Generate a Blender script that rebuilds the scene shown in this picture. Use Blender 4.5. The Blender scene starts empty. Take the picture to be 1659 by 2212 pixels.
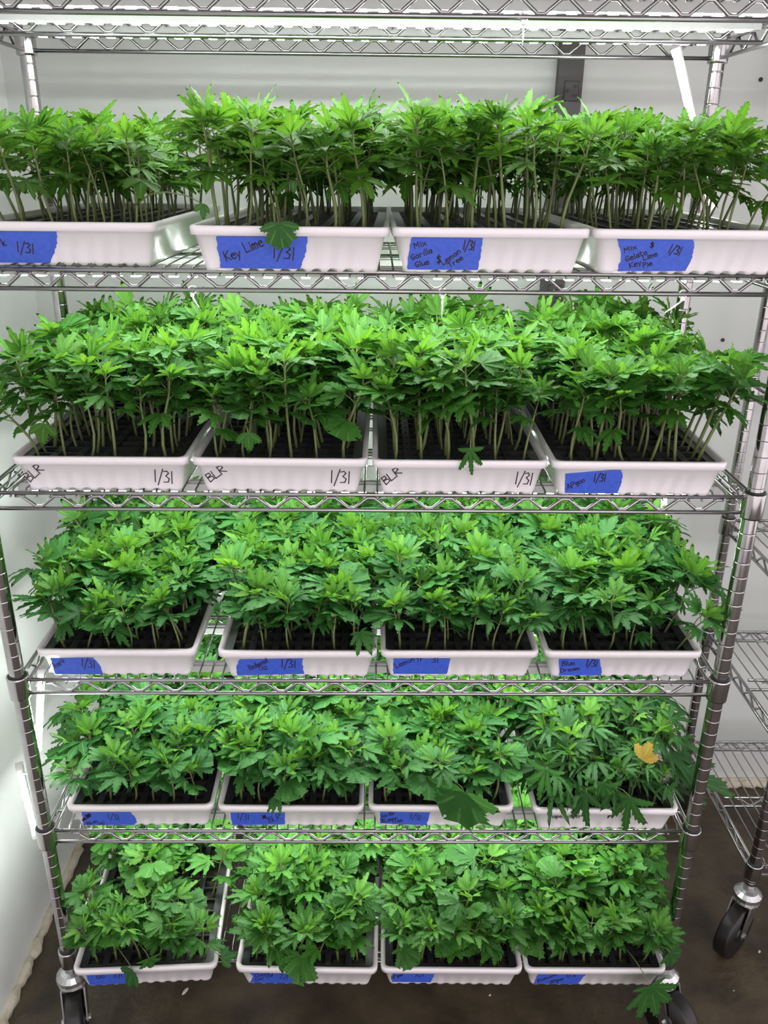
import bpy, math, random
import numpy as np
from mathutils import Matrix, Vector, Euler

R = math.radians
col = bpy.context.scene.collection
scene = bpy.context.scene

# ---------------------------------------------------------------- camera
CAM = np.array([0.00594, -1.22396, 1.66967]); PITCH, YAW, ROLL, FPX = 0.39368, 0.01205, 0.01037, 1832.5
_cp, _sp, _c, _s = math.cos(PITCH), math.sin(PITCH), math.cos(YAW), math.sin(YAW)
FW = np.array([_s*_cp, _c*_cp, -_sp]); _rt = np.array([_c, -_s, 0.0]); _up = np.cross(_rt, FW)
RT = _rt*math.cos(ROLL) + _up*math.sin(ROLL); UP = -_rt*math.sin(ROLL) + _up*math.cos(ROLL)
cd = bpy.data.cameras.new('camera'); cam = bpy.data.objects.new('camera', cd); col.objects.link(cam)
m = Matrix.Identity(4)
for i in range(3):
    m[i][0], m[i][1], m[i][2], m[i][3] = RT[i], UP[i], -FW[i], CAM[i]
cam.matrix_world = m
cd.sensor_fit = 'HORIZONTAL'; cd.sensor_width = 36.0; cd.lens = FPX/1659*36; cd.clip_start = 0.05
scene.camera = cam

# ---------------------------------------------------------------- world, exposure, added fill lamps
w = bpy.data.worlds.new('world'); scene.world = w; w.use_nodes = True
w.node_tree.nodes['Background'].inputs[0].default_value = (1.0, 0.93, 0.96, 1)
w.node_tree.nodes['Background'].inputs[1].default_value = 0.97
scene.view_settings.view_transform = 'Standard'; scene.view_settings.look = 'None'
scene.view_settings.exposure = 0.98; scene.view_settings.gamma = 1.0
scene.view_settings.use_curve_mapping = False
scene.cycles.max_bounces = 6; scene.cycles.diffuse_bounces = 3; scene.cycles.glossy_bounces = 3; scene.cycles.transmission_bounces = 3
scene.cycles.sample_clamp_indirect = 4.0
LED_POWER = 62.0
FILL_TUBE_POWER = 9.0  # strength of the added fill lamps behind the viewer

def ray_plane(px, py, p0, n):
    d = FW + (px-829.5)/FPX*RT - (py-1106)/FPX*UP
    t = np.dot(np.asarray(p0)-CAM, n)/np.dot(d, n)
    return CAM + t*d

# ---------------------------------------------------------------- materials
MAT = {}
def principled(name, color, rough=0.5, metal=0.0, spec=0.5, noise=None, bump=None, coat=0.0):
    mt = bpy.data.materials.new(name); mt.use_nodes = True; nt = mt.node_tree
    b = nt.nodes['Principled BSDF']
    b.inputs['Base Color'].default_value = (*color, 1); b.inputs['Roughness'].default_value = rough
    b.inputs['Metallic'].default_value = metal; b.inputs['Specular IOR Level'].default_value = spec
    b.inputs['Coat Weight'].default_value = coat
    tc = nt.nodes.new('ShaderNodeTexCoord')
    if noise:
        scale, c2, lo, hi = noise
        n = nt.nodes.new('ShaderNodeTexNoise'); n.inputs['Scale'].default_value = scale; n.inputs['Detail'].default_value = 6
        nt.links.new(tc.outputs['Object'], n.inputs['Vector'])
        r = nt.nodes.new('ShaderNodeMapRange'); r.inputs[1].default_value = lo; r.inputs[2].default_value = hi
        nt.links.new(n.outputs[0], r.inputs[0])
        mx = nt.nodes.new('ShaderNodeMix'); mx.data_type = 'RGBA'
        mx.inputs[6].default_value = (*color, 1); mx.inputs[7].default_value = (*c2, 1)
        nt.links.new(r.outputs[0], mx.inputs[0]); nt.links.new(mx.outputs[2], b.inputs['Base Color'])
    if bump:
        scale, st, dist = bump
        n = nt.nodes.new('ShaderNodeTexNoise'); n.inputs['Scale'].default_value = scale; n.inputs['Detail'].default_value = 4
        nt.links.new(tc.outputs['Object'], n.inputs['Vector'])
        bp = nt.nodes.new('ShaderNodeBump'); bp.inputs['Strength'].default_value = st; bp.inputs['Distance'].default_value = dist
        nt.links.new(n.outputs[0], bp.inputs['Height']); nt.links.new(bp.outputs[0], b.inputs['Normal'])
    MAT[name] = mt
    return mt

def emission(name, color, strength):
    mt = bpy.data.materials.new(name); mt.use_nodes = True; nt = mt.node_tree
    nt.nodes.remove(nt.nodes['Principled BSDF'])
    e = nt.nodes.new('ShaderNodeEmission'); e.inputs[0].default_value = (*color, 1); e.inputs[1].default_value = strength
    nt.links.new(e.outputs[0], nt.nodes['Material Output'].inputs[0]); MAT[name] = mt
    return mt

def leaf_material(name, c1, c2, rib, trans=0.35, rough=0.5):
    """green blade: island to island variation between two greens, paler midrib and side veins, light through the blade"""
    mt = bpy.data.materials.new(name); mt.use_nodes = True; nt = mt.node_tree; N = nt.nodes; Lk = nt.links
    b = N['Principled BSDF']; b.inputs['Roughness'].default_value = rough; b.inputs['Specular IOR Level'].default_value = 0.28
    g = N.new('ShaderNodeNewGeometry'); oi = N.new('ShaderNodeObjectInfo')
    add = N.new('ShaderNodeMath'); add.operation = 'ADD'; Lk.new(g.outputs['Random Per Island'], add.inputs[0]); Lk.new(oi.outputs['Random'], add.inputs[1])
    fr = N.new('ShaderNodeMath'); fr.operation = 'FRACT'; Lk.new(add.outputs[0], fr.inputs[0])
    mx = N.new('ShaderNodeMix'); mx.data_type = 'RGBA'; mx.inputs[6].default_value = (*c1, 1); mx.inputs[7].default_value = (*c2, 1)
    Lk.new(fr.outputs[0], mx.inputs[0])
    uv = N.new('ShaderNodeUVMap'); sep = N.new('ShaderNodeSeparateXYZ'); Lk.new(uv.outputs[0], sep.inputs[0])
    ab = N.new('ShaderNodeMath'); ab.operation = 'ABSOLUTE'; Lk.new(sep.outputs[0], ab.inputs[0])
    mr = N.new('ShaderNodeMapRange'); mr.inputs[1].default_value = 0.05; mr.inputs[2].default_value = 0.16; mr.inputs[3].default_value = 0.8; mr.inputs[4].default_value = 0.0
    Lk.new(ab.outputs[0], mr.inputs[0])
    sv = N.new('ShaderNodeMath'); sv.operation = 'MULTIPLY'; sv.inputs[1].default_value = 0.55; Lk.new(ab.outputs[0], sv.inputs[0])
    sb = N.new('ShaderNodeMath'); sb.operation = 'SUBTRACT'; Lk.new(sep.outputs[1], sb.inputs[0]); Lk.new(sv.outputs[0], sb.inputs[1])
    ml = N.new('ShaderNodeMath'); ml.operation = 'MULTIPLY'; ml.inputs[1].default_value = 50; Lk.new(sb.outputs[0], ml.inputs[0])
    sn = N.new('ShaderNodeMath'); sn.operation = 'SINE'; Lk.new(ml.outputs[0], sn.inputs[0])
    sr = N.new('ShaderNodeMapRange'); sr.inputs[1].default_value = 0.75; sr.inputs[2].default_value = 1.0; sr.inputs[3].default_value = 0; sr.inputs[4].default_value = 0.3
    Lk.new(sn.outputs[0], sr.inputs[0])
    mxx = N.new('ShaderNodeMath'); mxx.operation = 'MAXIMUM'; Lk.new(mr.outputs[0], mxx.inputs[0]); Lk.new(sr.outputs[0], mxx.inputs[1])
    m2 = N.new('ShaderNodeMix'); m2.data_type = 'RGBA'; m2.inputs[7].default_value = (*rib, 1)
    Lk.new(mx.outputs[2], m2.inputs[6]); Lk.new(mxx.outputs[0], m2.inputs[0])
    Lk.new(m2.outputs[2], b.inputs['Base Color'])
    tr = N.new('ShaderNodeBsdfTranslucent')
    hs = N.new('ShaderNodeHueSaturation'); hs.inputs['Hue'].default_value = 0.48; hs.inputs['Value'].default_value = 1.5; hs.inputs['Saturation'].default_value = 1.05
    Lk.new(m2.outputs[2], hs.inputs['Color']); Lk.new(hs.outputs[0], tr.inputs[0])
    ms = N.new('ShaderNodeMixShader'); ms.inputs[0].default_value = trans
    Lk.new(b.outputs[0], ms.inputs[1]); Lk.new(tr.outputs[0], ms.inputs[2])
    Lk.new(ms.outputs[0], N['Material Output'].inputs[0]); MAT[name] = mt
    return mt

principled('wall_gloss', (0.86, 0.88, 0.865), 0.22, noise=(1.6, (0.81, 0.83, 0.815), 0.35, 0.7))
principled('wall_paint', (0.62, 0.635, 0.615), 0.32, noise=(1.6, (0.57, 0.585, 0.57), 0.35, 0.7), bump=(60, 0.06, 0.004))
principled('floor_concrete', (0.080, 0.060, 0.034), 0.5, noise=(9, (0.030, 0.021, 0.012), 0.38, 0.66), bump=(60, 0.4, 0.008))
principled('ceiling_paint', (0.35, 0.34, 0.34), 0.8)
principled('foam', (0.62, 0.58, 0.47), 0.8, noise=(30, (0.40, 0.33, 0.22), 0.45, 0.75), bump=(90, 0.5, 0.01))
principled('chrome', (0.46, 0.44, 0.45), 0.15, metal=1.0, noise=(25, (0.38, 0.36, 0.36), 0.4, 0.7))
principled('wire_chrome', (0.38, 0.37, 0.375), 0.24, metal=1.0)
principled('dull_steel', (0.60, 0.61, 0.61), 0.30, metal=1.0, noise=(40, (0.42, 0.42, 0.42), 0.4, 0.7))
principled('black_sleeve', (0.015, 0.015, 0.016), 0.4)
principled('wheel_rubber', (0.010, 0.008, 0.008), 0.42, bump=(60, 0.1, 0.002))
principled('tray_plastic', (0.85, 0.80, 0.83), 0.28, spec=0.5, noise=(14, (0.80, 0.755, 0.78), 0.4, 0.75))
principled('insert_plastic', (0.020, 0.021, 0.023), 0.36, bump=(80, 0.1, 0.002))
principled('vent_hole', (0.003, 0.003, 0.003), 0.8)
principled('soil', (0.040, 0.026, 0.016), 0.85, noise=(90, (0.016, 0.011, 0.008), 0.4, 0.65), bump=(140, 0.8, 0.006))
principled('painter_tape', (0.045, 0.105, 0.56), 0.55, noise=(160, (0.032, 0.085, 0.50), 0.4, 0.7), bump=(500, 0.15, 0.001))
principled('marker_ink', (0.022, 0.009, 0.020), 0.5)
principled('led_housing', (0.58, 0.59, 0.58), 0.3)
principled('white_nylon', (0.85, 0.86, 0.85), 0.35)
principled('raceway', (0.068, 0.061, 0.063), 0.5)
principled('raceway_dark', (0.022, 0.020, 0.022), 0.5)
principled('stem_green', (0.125, 0.165, 0.050), 0.5, noise=(30, (0.105, 0.085, 0.045), 0.45, 0.75))
principled('crumb', (0.55, 0.5, 0.45), 0.7)
principled('dark_spot', (0.03, 0.03, 0.03), 0.7)
emission('led', (0.94, 1.0, 0.955), LED_POWER)
emission('tube', (1.0, 0.925, 0.96), FILL_TUBE_POWER)  # glow of the added fill lamps
leaf_material('leaf_bright', (0.070, 0.200, 0.016), (0.032, 0.120, 0.015), (0.135, 0.27, 0.055))
leaf_material('leaf_mid', (0.052, 0.195, 0.022), (0.024, 0.112, 0.017), (0.115, 0.26, 0.065))
leaf_material('leaf_cool', (0.045, 0.185, 0.032), (0.020, 0.102, 0.022), (0.10, 0.245, 0.075))
leaf_material('leaf_deep', (0.036, 0.140, 0.026), (0.018, 0.080, 0.018), (0.08, 0.19, 0.055))
leaf_material('leaf_young', (0.088, 0.250, 0.024), (0.046, 0.170, 0.020), (0.155, 0.30, 0.07), trans=0.40)
leaf_material('leaf_dying', (0.50, 0.40, 0.05), (0.30, 0.16, 0.05), (0.36, 0.42, 0.06))

# ---------------------------------------------------------------- helpers
class MB:
    def __init__(s): s.v = []; s.f = []; s.mi = []
    def add(s, vs, fs, mi=0):
        o = len(s.v); s.v += [tuple(x) for x in vs]
        for f in fs: s.f.append(tuple(o+i for i in f)); s.mi.append(mi)
    def box(s, c, d, mi=0, M=None):
        x, y, z = d[0]/2, d[1]/2, d[2]/2
        vs = [Vector((a*x, b*y, e*z)) for a in (-1, 1) for b in (-1, 1) for e in (-1, 1)]
        if M: vs = [M @ v for v in vs]
        vs = [v + Vector(c) for v in vs]
        s.add(vs, [(0,1,3,2), (4,6,7,5), (0,4,5,1), (2,3,7,6), (0,2,6,4), (1,5,7,3)], mi)
    def tube(s, pts, r, n=6, mi=0, cap=True):
        pts = [Vector(p) for p in pts]; k = len(pts); rs = r if isinstance(r, (list, tuple)) else [r]*k
        rings = []; prev = None
        for i, p in enumerate(pts):
            t = (pts[min(i+1, k-1)] - pts[max(i-1, 0)]).normalized()
            if prev is None:
                a = Vector((0, 0, 1)) if abs(t.z) < 0.9 else Vector((1, 0, 0))
                u = t.cross(a).normalized()
            else:
                u = (prev - t*prev.dot(t)).normalized()
            prev = u; v = t.cross(u)
            rings.append([p + (u*math.cos(2*math.pi*j/n) + v*math.sin(2*math.pi*j/n))*rs[i] for j in range(n)])
        vs = [q for ring in rings for q in ring]; fs = []
        for i in range(k-1):
            for j in range(n):
                a = i*n+j; b = i*n+(j+1) % n
                fs.append((a, b, b+n, a+n))
        if cap:
            fs.append(tuple(range(n-1, -1, -1))); fs.append(tuple((k-1)*n+j for j in range(n)))
        s.add(vs, fs, mi)
    def lathe(s, prof, n=16, mi=0, M=None):
        vs = []; fs = []
        for r, z in prof:
            for j in range(n):
                a = 2*math.pi*j/n; p = Vector((r*math.cos(a), r*math.sin(a), z)); vs.append(M @ p if M else p)
        for i in range(len(prof)-1):
            for j in range(n):
                a = i*n+j; b = i*n+(j+1) % n
                fs.append((a, b, b+n, a+n))
        if prof[0][0] > 1e-6: fs.append(tuple(range(n-1, -1, -1)))
        if prof[-1][0] > 1e-6: fs.append(tuple((len(prof)-1)*n+j for j in range(n)))
        s.add(vs, fs, mi)
    def mesh(s, name, mats, smooth=False):
        me = bpy.data.meshes.new(name); me.from_pydata(s.v, [], s.f)
        for mt in (mats if isinstance(mats, (list, tuple)) else [mats]): me.materials.append(MAT[mt])
        if len(me.materials) > 1: me.polygons.foreach_set('material_index', s.mi)
        if smooth: me.polygons.foreach_set('use_smooth', [True]*len(me.polygons))
        me.update()
        return me
    def build(s, name, mats, parent=None, smooth=False): return link(name, s.mesh(name, mats, smooth), parent)

def link(name, me, parent=None, M=None):
    o = bpy.data.objects.new(name, me); col.objects.link(o)
    if parent is not None: o.parent = parent
    if M is not None: o.matrix_basis = M
    return o
def tag(o, label=None, cat=None, group=None, kind=None):
    if label: o['label'] = label
    if cat: o['category'] = cat
    if group: o['group'] = group
    if kind: o['kind'] = kind
    return o
def empty(name, loc=(0, 0, 0), rz=0):
    o = bpy.data.objects.new(name, None); col.objects.link(o); o.location = loc; o.rotation_euler = (0, 0, rz); o.empty_display_size = 0.02
    return o

# ---------------------------------------------------------------- the room
XL, YB = -0.765, 0.745
b = MB(); b.box((1.2, -0.9, -0.05), (4.2, 3.5, 0.1)); tag(b.build('floor', 'floor_concrete'), 'brown stained concrete floor under the racks', kind='structure')
b = MB(); b.box((1.2, YB+0.05, 1.35), (4.2, 0.1, 2.7)); tag(b.build('wall_back', 'wall_paint'), 'smooth off-white panel wall behind the racks', kind='structure')
b = MB(); b.box((XL-0.05, -0.9, 1.35), (0.1, 3.3, 2.7)); tag(b.build('wall_left', 'wall_gloss'), 'glossy white wall left of the plant rack', kind='structure')
b = MB(); b.box((1.2, -0.9, 2.75), (4.2, 3.5, 0.1)); tag(b.build('ceiling', 'ceiling_paint'), 'grey ceiling above the racks', kind='structure')

def foam_bead(name, a, c, label, seed):
    rnd = random.Random(seed); a = Vector(a); c = Vector(c); n = int((c-a).length/0.012)
    pts = []; rs = []
    for i in range(n+1):
        p = a.lerp(c, i/n) + Vector((rnd.uniform(-.003, .003), rnd.uniform(-.003, .003), rnd.uniform(-.002, .003)))
        pts.append(p); rs.append(0.008 + 0.006*abs(math.sin(i*0.55+seed)) + rnd.uniform(-.002, .0035))
    mb = MB(); mb.tube(pts, rs, 9)
    tag(mb.build(name, 'foam', smooth=True), label, kind='structure')
foam_bead('trim_1', (XL+0.004, -0.75, 0.006), (XL+0.004, YB-0.01, 0.006), 'lumpy cream foam bead along the left wall foot', 3)
foam_bead('trim_2', (XL+0.02, YB-0.004, 0.006), (3.2, YB-0.004, 0.006), 'lumpy cream foam bead along the back wall foot', 5)
b = MB(); b.box((1.22, YB-0.003, 0.020), (3.9, 0.006, 0.012)); tag(b.build('trim_3', 'foam'), 'tan stained strip at the foot of the back wall', kind='structure')
for x, z in ((0.804, 1.831), (0.813, 1.29)):
    b = MB(); b.lathe([(0.0001, -0.001), (0.0045, -0.001), (0.0045, 0.001), (0.0001, 0.0015)], 8, M=Matrix.Translation((x, YB-0.001, z)) @ Matrix.Rotation(R(90), 4, 'X'))
    tag(b.build('screw_hole', 'dark_spot'), 'small dark screw hole high in the back wall' if z > 1.5 else 'small dark screw hole at mid height in the back wall', 'hole')

# dark electrical raceway with outlets
rw = empty('electrical_raceway', (0.404, YB, 0.0))
b = MB(); b.box((0, -0.011, 1.5), (0.050, 0.022, 2.2)); b.box((-0.0235, -0.0125, 1.5), (0.006, 0.025, 2.2)); b.build('channel', 'raceway', rw)
for z in (1.804, 1.395):
    b = MB(); b.box((0.003, -0.0225, z), (0.031, 0.003, 0.038)); pl = b.build('outlet', 'raceway_dark', rw)
    b = MB(); b.box((0.003, -0.0243, z), (0.027, 0.001, 0.034)); b.build('outlet_face', 'raceway', pl)
    b = MB()
    for sx, sz in ((0.009, 0.009), (0.009, -0.009)): b.box((0.001+sx, -0.0250, z+sz), (0.010, 0.0012, 0.005))
    b.lathe([(0.0035, -0.0006), (0.0035, 0.0006)], 8, M=Matrix.Translation((-0.006, -0.0250, z)) @ Matrix.Rotation(R(90), 4, 'X'))
    b.build('slot', 'raceway_dark', pl)
tag(rw, 'dark grey vertical electrical raceway with outlets on the back wall', 'raceway')

# added fill lamps, unseen behind the viewer, to brighten the tray fronts
for x, lab in ((0.0, 'added twin tube fill lamp, unseen, over the left aisle'), (1.7, 'added twin tube fill lamp, unseen, over the right aisle')):
    cl = empty('added_fill_lamp', (x, -2.0, 2.7))
    b = MB(); b.box((0, 0, -0.03), (1.3, 0.26, 0.06)); b.build('housing', 'led_housing', cl)
    for dy in (-0.07, 0.07):
        b = MB(); b.tube([(-0.6, dy, -0.085), (0.6, dy, -0.085)], 0.02, 12); b.build('tube', 'tube', cl)
    tag(cl, lab, 'lamp', 'added fill lamps')

# ---------------------------------------------------------------- wire racks
RW, RD = 1.194, 0.432
ZP = 0.0605
WIRE_R, TRUSS = 0.0034, 0.013
def zig(L, pitch, ends=0.03):
    pts = []; n = int((L-2*ends)/(pitch/2)); x0 = -n*pitch/4
    for i in range(n+1):
        x = x0 + i*pitch/2; z = (TRUSS-0.004) if i % 2 == 0 else -(TRUSS-0.003)
        s = 1 if i % 2 == 0 else -1
        pts += [(x-0.005, z-s*0.0012), (x+0.005, z-s*0.0012)]
    return pts
def rail_mesh(L):
    mb = MB(); mb.tube([(-L/2, 0, 0), (L/2, 0, 0)], WIRE_R, 8); return mb.mesh('rail', 'wire_chrome', True)
def zig_mesh(L):
    mb = MB(); mb.tube([(x, 0, z) for x, z in zig(L, ZP)], 0.0026, 6); return mb.mesh('zigzag', 'wire_chrome', True)
RAILX, RAILY = rail_mesh(RW-0.03), rail_mesh(RD-0.03)
ZIGX, ZIGY = zig_mesh(RW-0.03), zig_mesh(RD-0.03)
mb = MB(); zt = TRUSS+WIRE_R-0.0010
mb.tube([(0, -0.0035, TRUSS-0.0050), (0, 0.004, TRUSS-0.0050), (0, 0.013, zt), (0, RD-0.013, zt), (0, RD-0.004, TRUSS-0.0050), (0, RD+0.0035, TRUSS-0.0050)], 0.0017, 6)
DECK = mb.mesh('deck_wire', 'wire_chrome', True)
mb = MB(); mb.tube([(-RW/2+0.01, 0, 0), (RW/2-0.01, 0, 0)], 0.0026, 6); CROSS = mb.mesh('cross_wire', 'wire_chrome', True)
mb = MB(); mb.lathe([(0.0135, -0.021), (0.0168, -0.021), (0.0172, -0.018), (0.0182, 0.018), (0.0180, 0.021), (0.0150, 0.0215), (0.0138, 0.019)], 20)
COLLAR = mb.mesh('collar', 'chrome', True)
mb = MB(); mb.lathe([(0.0131, 0.0), (0.0150, 0.0005), (0.0153, 0.0030), (0.0132, 0.0034)], 20); SLEEVE = mb.mesh('sleeve', 'black_sleeve', True)
prof = [(0.0127, 0.0)]; z = 0.0254
while z < 1.86:
    prof += [(0.0127, z-0.0016), (0.0127, z-0.0011), (0.01225, z-0.0006), (0.01225, z+0.0006), (0.0127, z+0.0011), (0.0127, z+0.0016)]; z += 0.0254
prof += [(0.0127, 1.88), (0.008, 1.886)]
mb = MB(); mb.lathe(prof, 16); POST = mb.mesh('post', 'chrome', False)
for pgon in POST.polygons: pgon.use_smooth = True
mb = MB(); mb.lathe([(0.0625, -0.015), (0.0635, -0.011), (0.0635, 0.011), (0.0625, 0.015)], 28, M=Matrix.Rotation(R(90), 4, 'X'))
mb.lathe([(0.020, -0.018), (0.020, 0.018)], 14, M=Matrix.Rotation(R(90), 4, 'X')); WHEEL = mb.mesh('wheel', 'wheel_rubber', True)
def fork_mesh():
    mb = MB()
    mb.lathe([(0.010, 0.030), (0.012, 0.024), (0.021, 0.020), (0.030, 0.012), (0.031, 0.004), (0.027, 0.000), (0.029, -0.006), (0.024, -0.012)], 18)
    for s in (-1, 1):
        vs = []
        for x, z in ((-0.020, -0.006), (0.024, -0.006), (0.046, -0.075), (0.036, -0.090), (0.022, -0.080)):
            vs += [(x, s*0.0205, z), (x, s*0.0235, z)]
        k = 5; fs = [tuple(2*i for i in range(k)), tuple(2*i+1 for i in reversed(range(k)))]
        for i in range(k): a = 2*i; c = 2*((i+1) % k); fs.append((a, a+1, c+1, c))
        mb.add(vs, fs)
    mb.box((0.002, 0, -0.008), (0.044, 0.047, 0.004))
    mb.tube([(0.034, -0.028, -0.077), (0.034, 0.028, -0.077)], 0.006, 8)
    return mb.mesh('fork', 'dull_steel', False)
FORK = fork_mesh()
def rack(loc, shelf_z, label, turn, spacing, group='wire shelving racks'):
    rt = empty('wire_shelving_rack', loc)
    tag(rt, label, 'shelving rack', group)
    k = 0
    for sx in (-1, 1):
        for y in (0, RD):
            link('post', POST, rt, Matrix.Translation((sx*RW/2, y, 0.165)))
            ca = empty('caster'); ca.parent = rt; ca.location = (sx*RW/2, y, 0.142); ca.rotation_euler = (0, 0, turn[k]); k += 1
            link('fork', FORK, ca); link('wheel', WHEEL, ca, Matrix.Translation((0.034, 0, -0.0785)))
    for z in shelf_z:
        sh = empty('wire_shelf'); sh.parent = rt; sh.location = (0, 0, z)
        for y in (0, RD):
            for s in (-1, 1): link('rail', RAILX, sh, Matrix.Translation((0, y, s*TRUSS)))
            link('zigzag', ZIGX, sh, Matrix.Translation((0, y, 0)))
        for x in (-RW/2, RW/2):
            for s in (-1, 1): link('rail', RAILY, sh, Matrix.Translation((x, RD/2, s*TRUSS)) @ Matrix.Rotation(R(90), 4, 'Z'))
            link('zigzag', ZIGY, sh, Matrix.Translation((x, RD/2, 0)) @ Matrix.Rotation(R(90), 4, 'Z'))
        link('zigzag', ZIGX, sh, Matrix.Translation((0, RD/2, 0)))
        for s in (-1, 1): link('rail', RAILX, sh, Matrix.Translation((0, RD/2, s*TRUSS)))
        n = int((RW-0.04)/spacing)
        for i in range(n+1):
            link('deck_wire', DECK, sh, Matrix.Translation((-n*spacing/2 + i*spacing, 0, 0)))
        for sx in (-1, 1):
            for y in (0, RD):
                link('collar', COLLAR, sh, Matrix.Translation((sx*RW/2, y, 0)))
                link('sleeve', SLEEVE, sh, Matrix.Translation((sx*RW/2, y, 0.0205)))
    return rt
ZS = dict(A=1.850, B=1.511, C=1.177, D=0.837, E=0.509, F=0.200)
rack((0, 0, 0), [ZS[k] for k in 'ABCDEF'], 'chrome wire shelving rack on casters filled with trays of plants', (R(-75), R(40), R(-60), R(120)), 0.0202)
rack((0.852+RW/2, 0.205, 0), [0.220, 0.560, 0.867, 1.197, 1.530, 1.850], 'empty chrome wire shelving rack on casters by the back wall', (R(-140), R(30), R(60), R(200)), 0.0248)

# ---------------------------------------------------------------- LED bars
def bar_mesh(L, n, wd=0.020):
    h = MB(); h.box((0, 0, 0.006), (L, wd, 0.012)); h.box((0, 0, 0.0135), (L, wd*.45, 0.003))
    for s in (-1, 1): h.box((s*(L/2+0.006), 0, 0.006), (0.012, wd+.002, 0.014))
    d = MB()
    for i in range(n):
        x = -L/2 + (i+0.5)*L/n
        d.box((x, 0, -0.00125), (0.012, 0.012, 0.0025) if wd > .015 else (0.010, 0.009, 0.003))
    return h.mesh('housing', 'led_housing'), d.mesh('diodes', 'led')
BAR_L = bar_mesh(1.10, 40); BAR_S = bar_mesh(0.26, 13, .014); BAR_M = bar_mesh(0.16, 8, .012)
def led_bar(mesh, M, label, group):
    e = empty('led_bar'); e.matrix_world = M
    link('housing', mesh[0], e); tag(link('diodes', mesh[1], e), kind='stuff')
    tag(e, label, 'light bar', group)
LV = dict(A='topmost', B='second', C='third', D='fourth', E='fifth')
for k in 'ABCDE':
    for y, wy in ((0.054, 'front'), (0.195, 'middle'), (0.345, 'rear')):
        zz = ZS[k] + (0.0012 if y != 0.195 else 0.0002)
        yy = y if y != 0.195 else 0.185
        led_bar(BAR_L, Matrix.Translation((0.0, yy, zz-0.001)), f'{wy} white LED bar under the {LV[k]} wire shelf', f'LED bars under the {LV[k]} shelf')
def hang(p, q, mesh, face, label, anchor):
    p = Vector(p); q = Vector(q); x = (q-p).normalized(); zz = -Vector(face).normalized(); zz = (zz - x*zz.dot(x)).normalized(); yv = zz.cross(x)
    M = Matrix((( x.x, yv.x, zz.x, 0), (x.y, yv.y, zz.y, 0), (x.z, yv.z, zz.z, 0), (0, 0, 0, 1))); c = (p+q)/2
    led_bar(mesh, Matrix.Translation(c) @ M, label, 'LED bars hanging at the rack ends')
    e = [o for o in bpy.data.objects if o.name.startswith('led_bar')][-1]; Mi = (Matrix.Translation(c) @ M).inverted()
    mb = MB(); a = Vector(anchor); mb.tube([Mi @ p, Mi @ (p.lerp(a, .5)+Vector((0, .006, .004))), Mi @ a], .0016, 6); mb.build('cord', 'white_nylon', e, True)
hang((0.516, 0.395, 1.832), (0.606, 0.385, 1.600), BAR_S, (-0.5, -0.85, 0), 'short glaring LED bar dangling by the upper right rear post', (0.512, RD, 1.850))
hang((0.601, 0.395, 1.035), (0.622, 0.395, 0.880), BAR_M, (-0.5, -0.85, 0), 'short LED bar dangling behind the third tray row at right', (0.597, RD, 1.164))
hang((-0.572, 0.03, 0.826), (-0.596, 0.03, 0.695), BAR_M, (0.4, -0.9, 0), 'short glaring LED bar dangling inside the left front post', (-0.570, 0.002, 0.835))
hang((-0.690, 0.13, 0.545), (-0.684, 0.13, 0.395), BAR_M, (0.3, -0.9, 0), 'short glaring LED bar dangling between left post and wall', (-0.600, 0.12, 0.522))

# ---------------------------------------------------------------- trays
TW, TD, TH = 0.266, 0.533, 0.059
SX, SC = 20, 5
def rloop(inset, z, r, scallop=False):
    hw = TW/2-inset; y0, y1 = inset, TD-inset; pts = []
    corners = [((hw-r, y0+r), -90), ((hw-r, y1-r), 0), ((-hw+r, y1-r), 90), ((-hw+r, y0+r), 180)]
    for ci, ((cx, cy), a0) in enumerate(corners):
        for j in range(SC):
            a = R(a0 + 90*j/(SC-1)); pts.append((cx+r*math.cos(a), cy+r*math.sin(a), z))
        nx = corners[(ci+1) % 4]; last = pts[-1]
        a = R(nx[1]); end = (nx[0][0]+r*math.cos(a), nx[0][1]+r*math.sin(a))
        ns = SX*2 if ci in (1, 3) else 6
        for j in range(1, ns):
            t = j/ns; zz = z
            if scallop and ci in (1, 3) and 1 < j < ns-1 and (j % 4) in (2, 3): zz = z+0.0042
            pts.append((last[0]+(end[0]-last[0])*t, last[1]+(end[1]-last[1])*t, zz))
    return pts
def tray_mesh():
    loops = [rloop(0.0165, 0.0, 0.009, True), rloop(0.0150, 0.0055, 0.010), rloop(0.0060, TH-0.0122, 0.011), rloop(0.0005, TH-0.0120, 0.013), rloop(0.0, TH-0.002, 0.013),
             rloop(0.0015, TH, 0.012), rloop(0.0065, TH, 0.010), rloop(0.0085, TH-0.004, 0.009), rloop(0.0165, 0.007, 0.008)]
    n = len(loops[0]); mb = MB(); vs = [p for l in loops for p in l]; fs = []
    for i in range(len(loops)-1):
        for j in range(n):
            a = i*n+j; c = i*n+(j+1) % n; fs.append((a, c, c+n, a+n))
    fs.append(tuple(range(n-1, -1, -1))); fs.append(tuple((len(loops)-1)*n+j for j in range(n)))
    mb.add(vs, fs); me = mb.mesh('tray_shell', 'tray_plastic', True)
    me.polygons[len(fs)-1].use_smooth = False; me.polygons[len(fs)-2].use_smooth = False
    return me
TRAY = tray_mesh()
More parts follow.
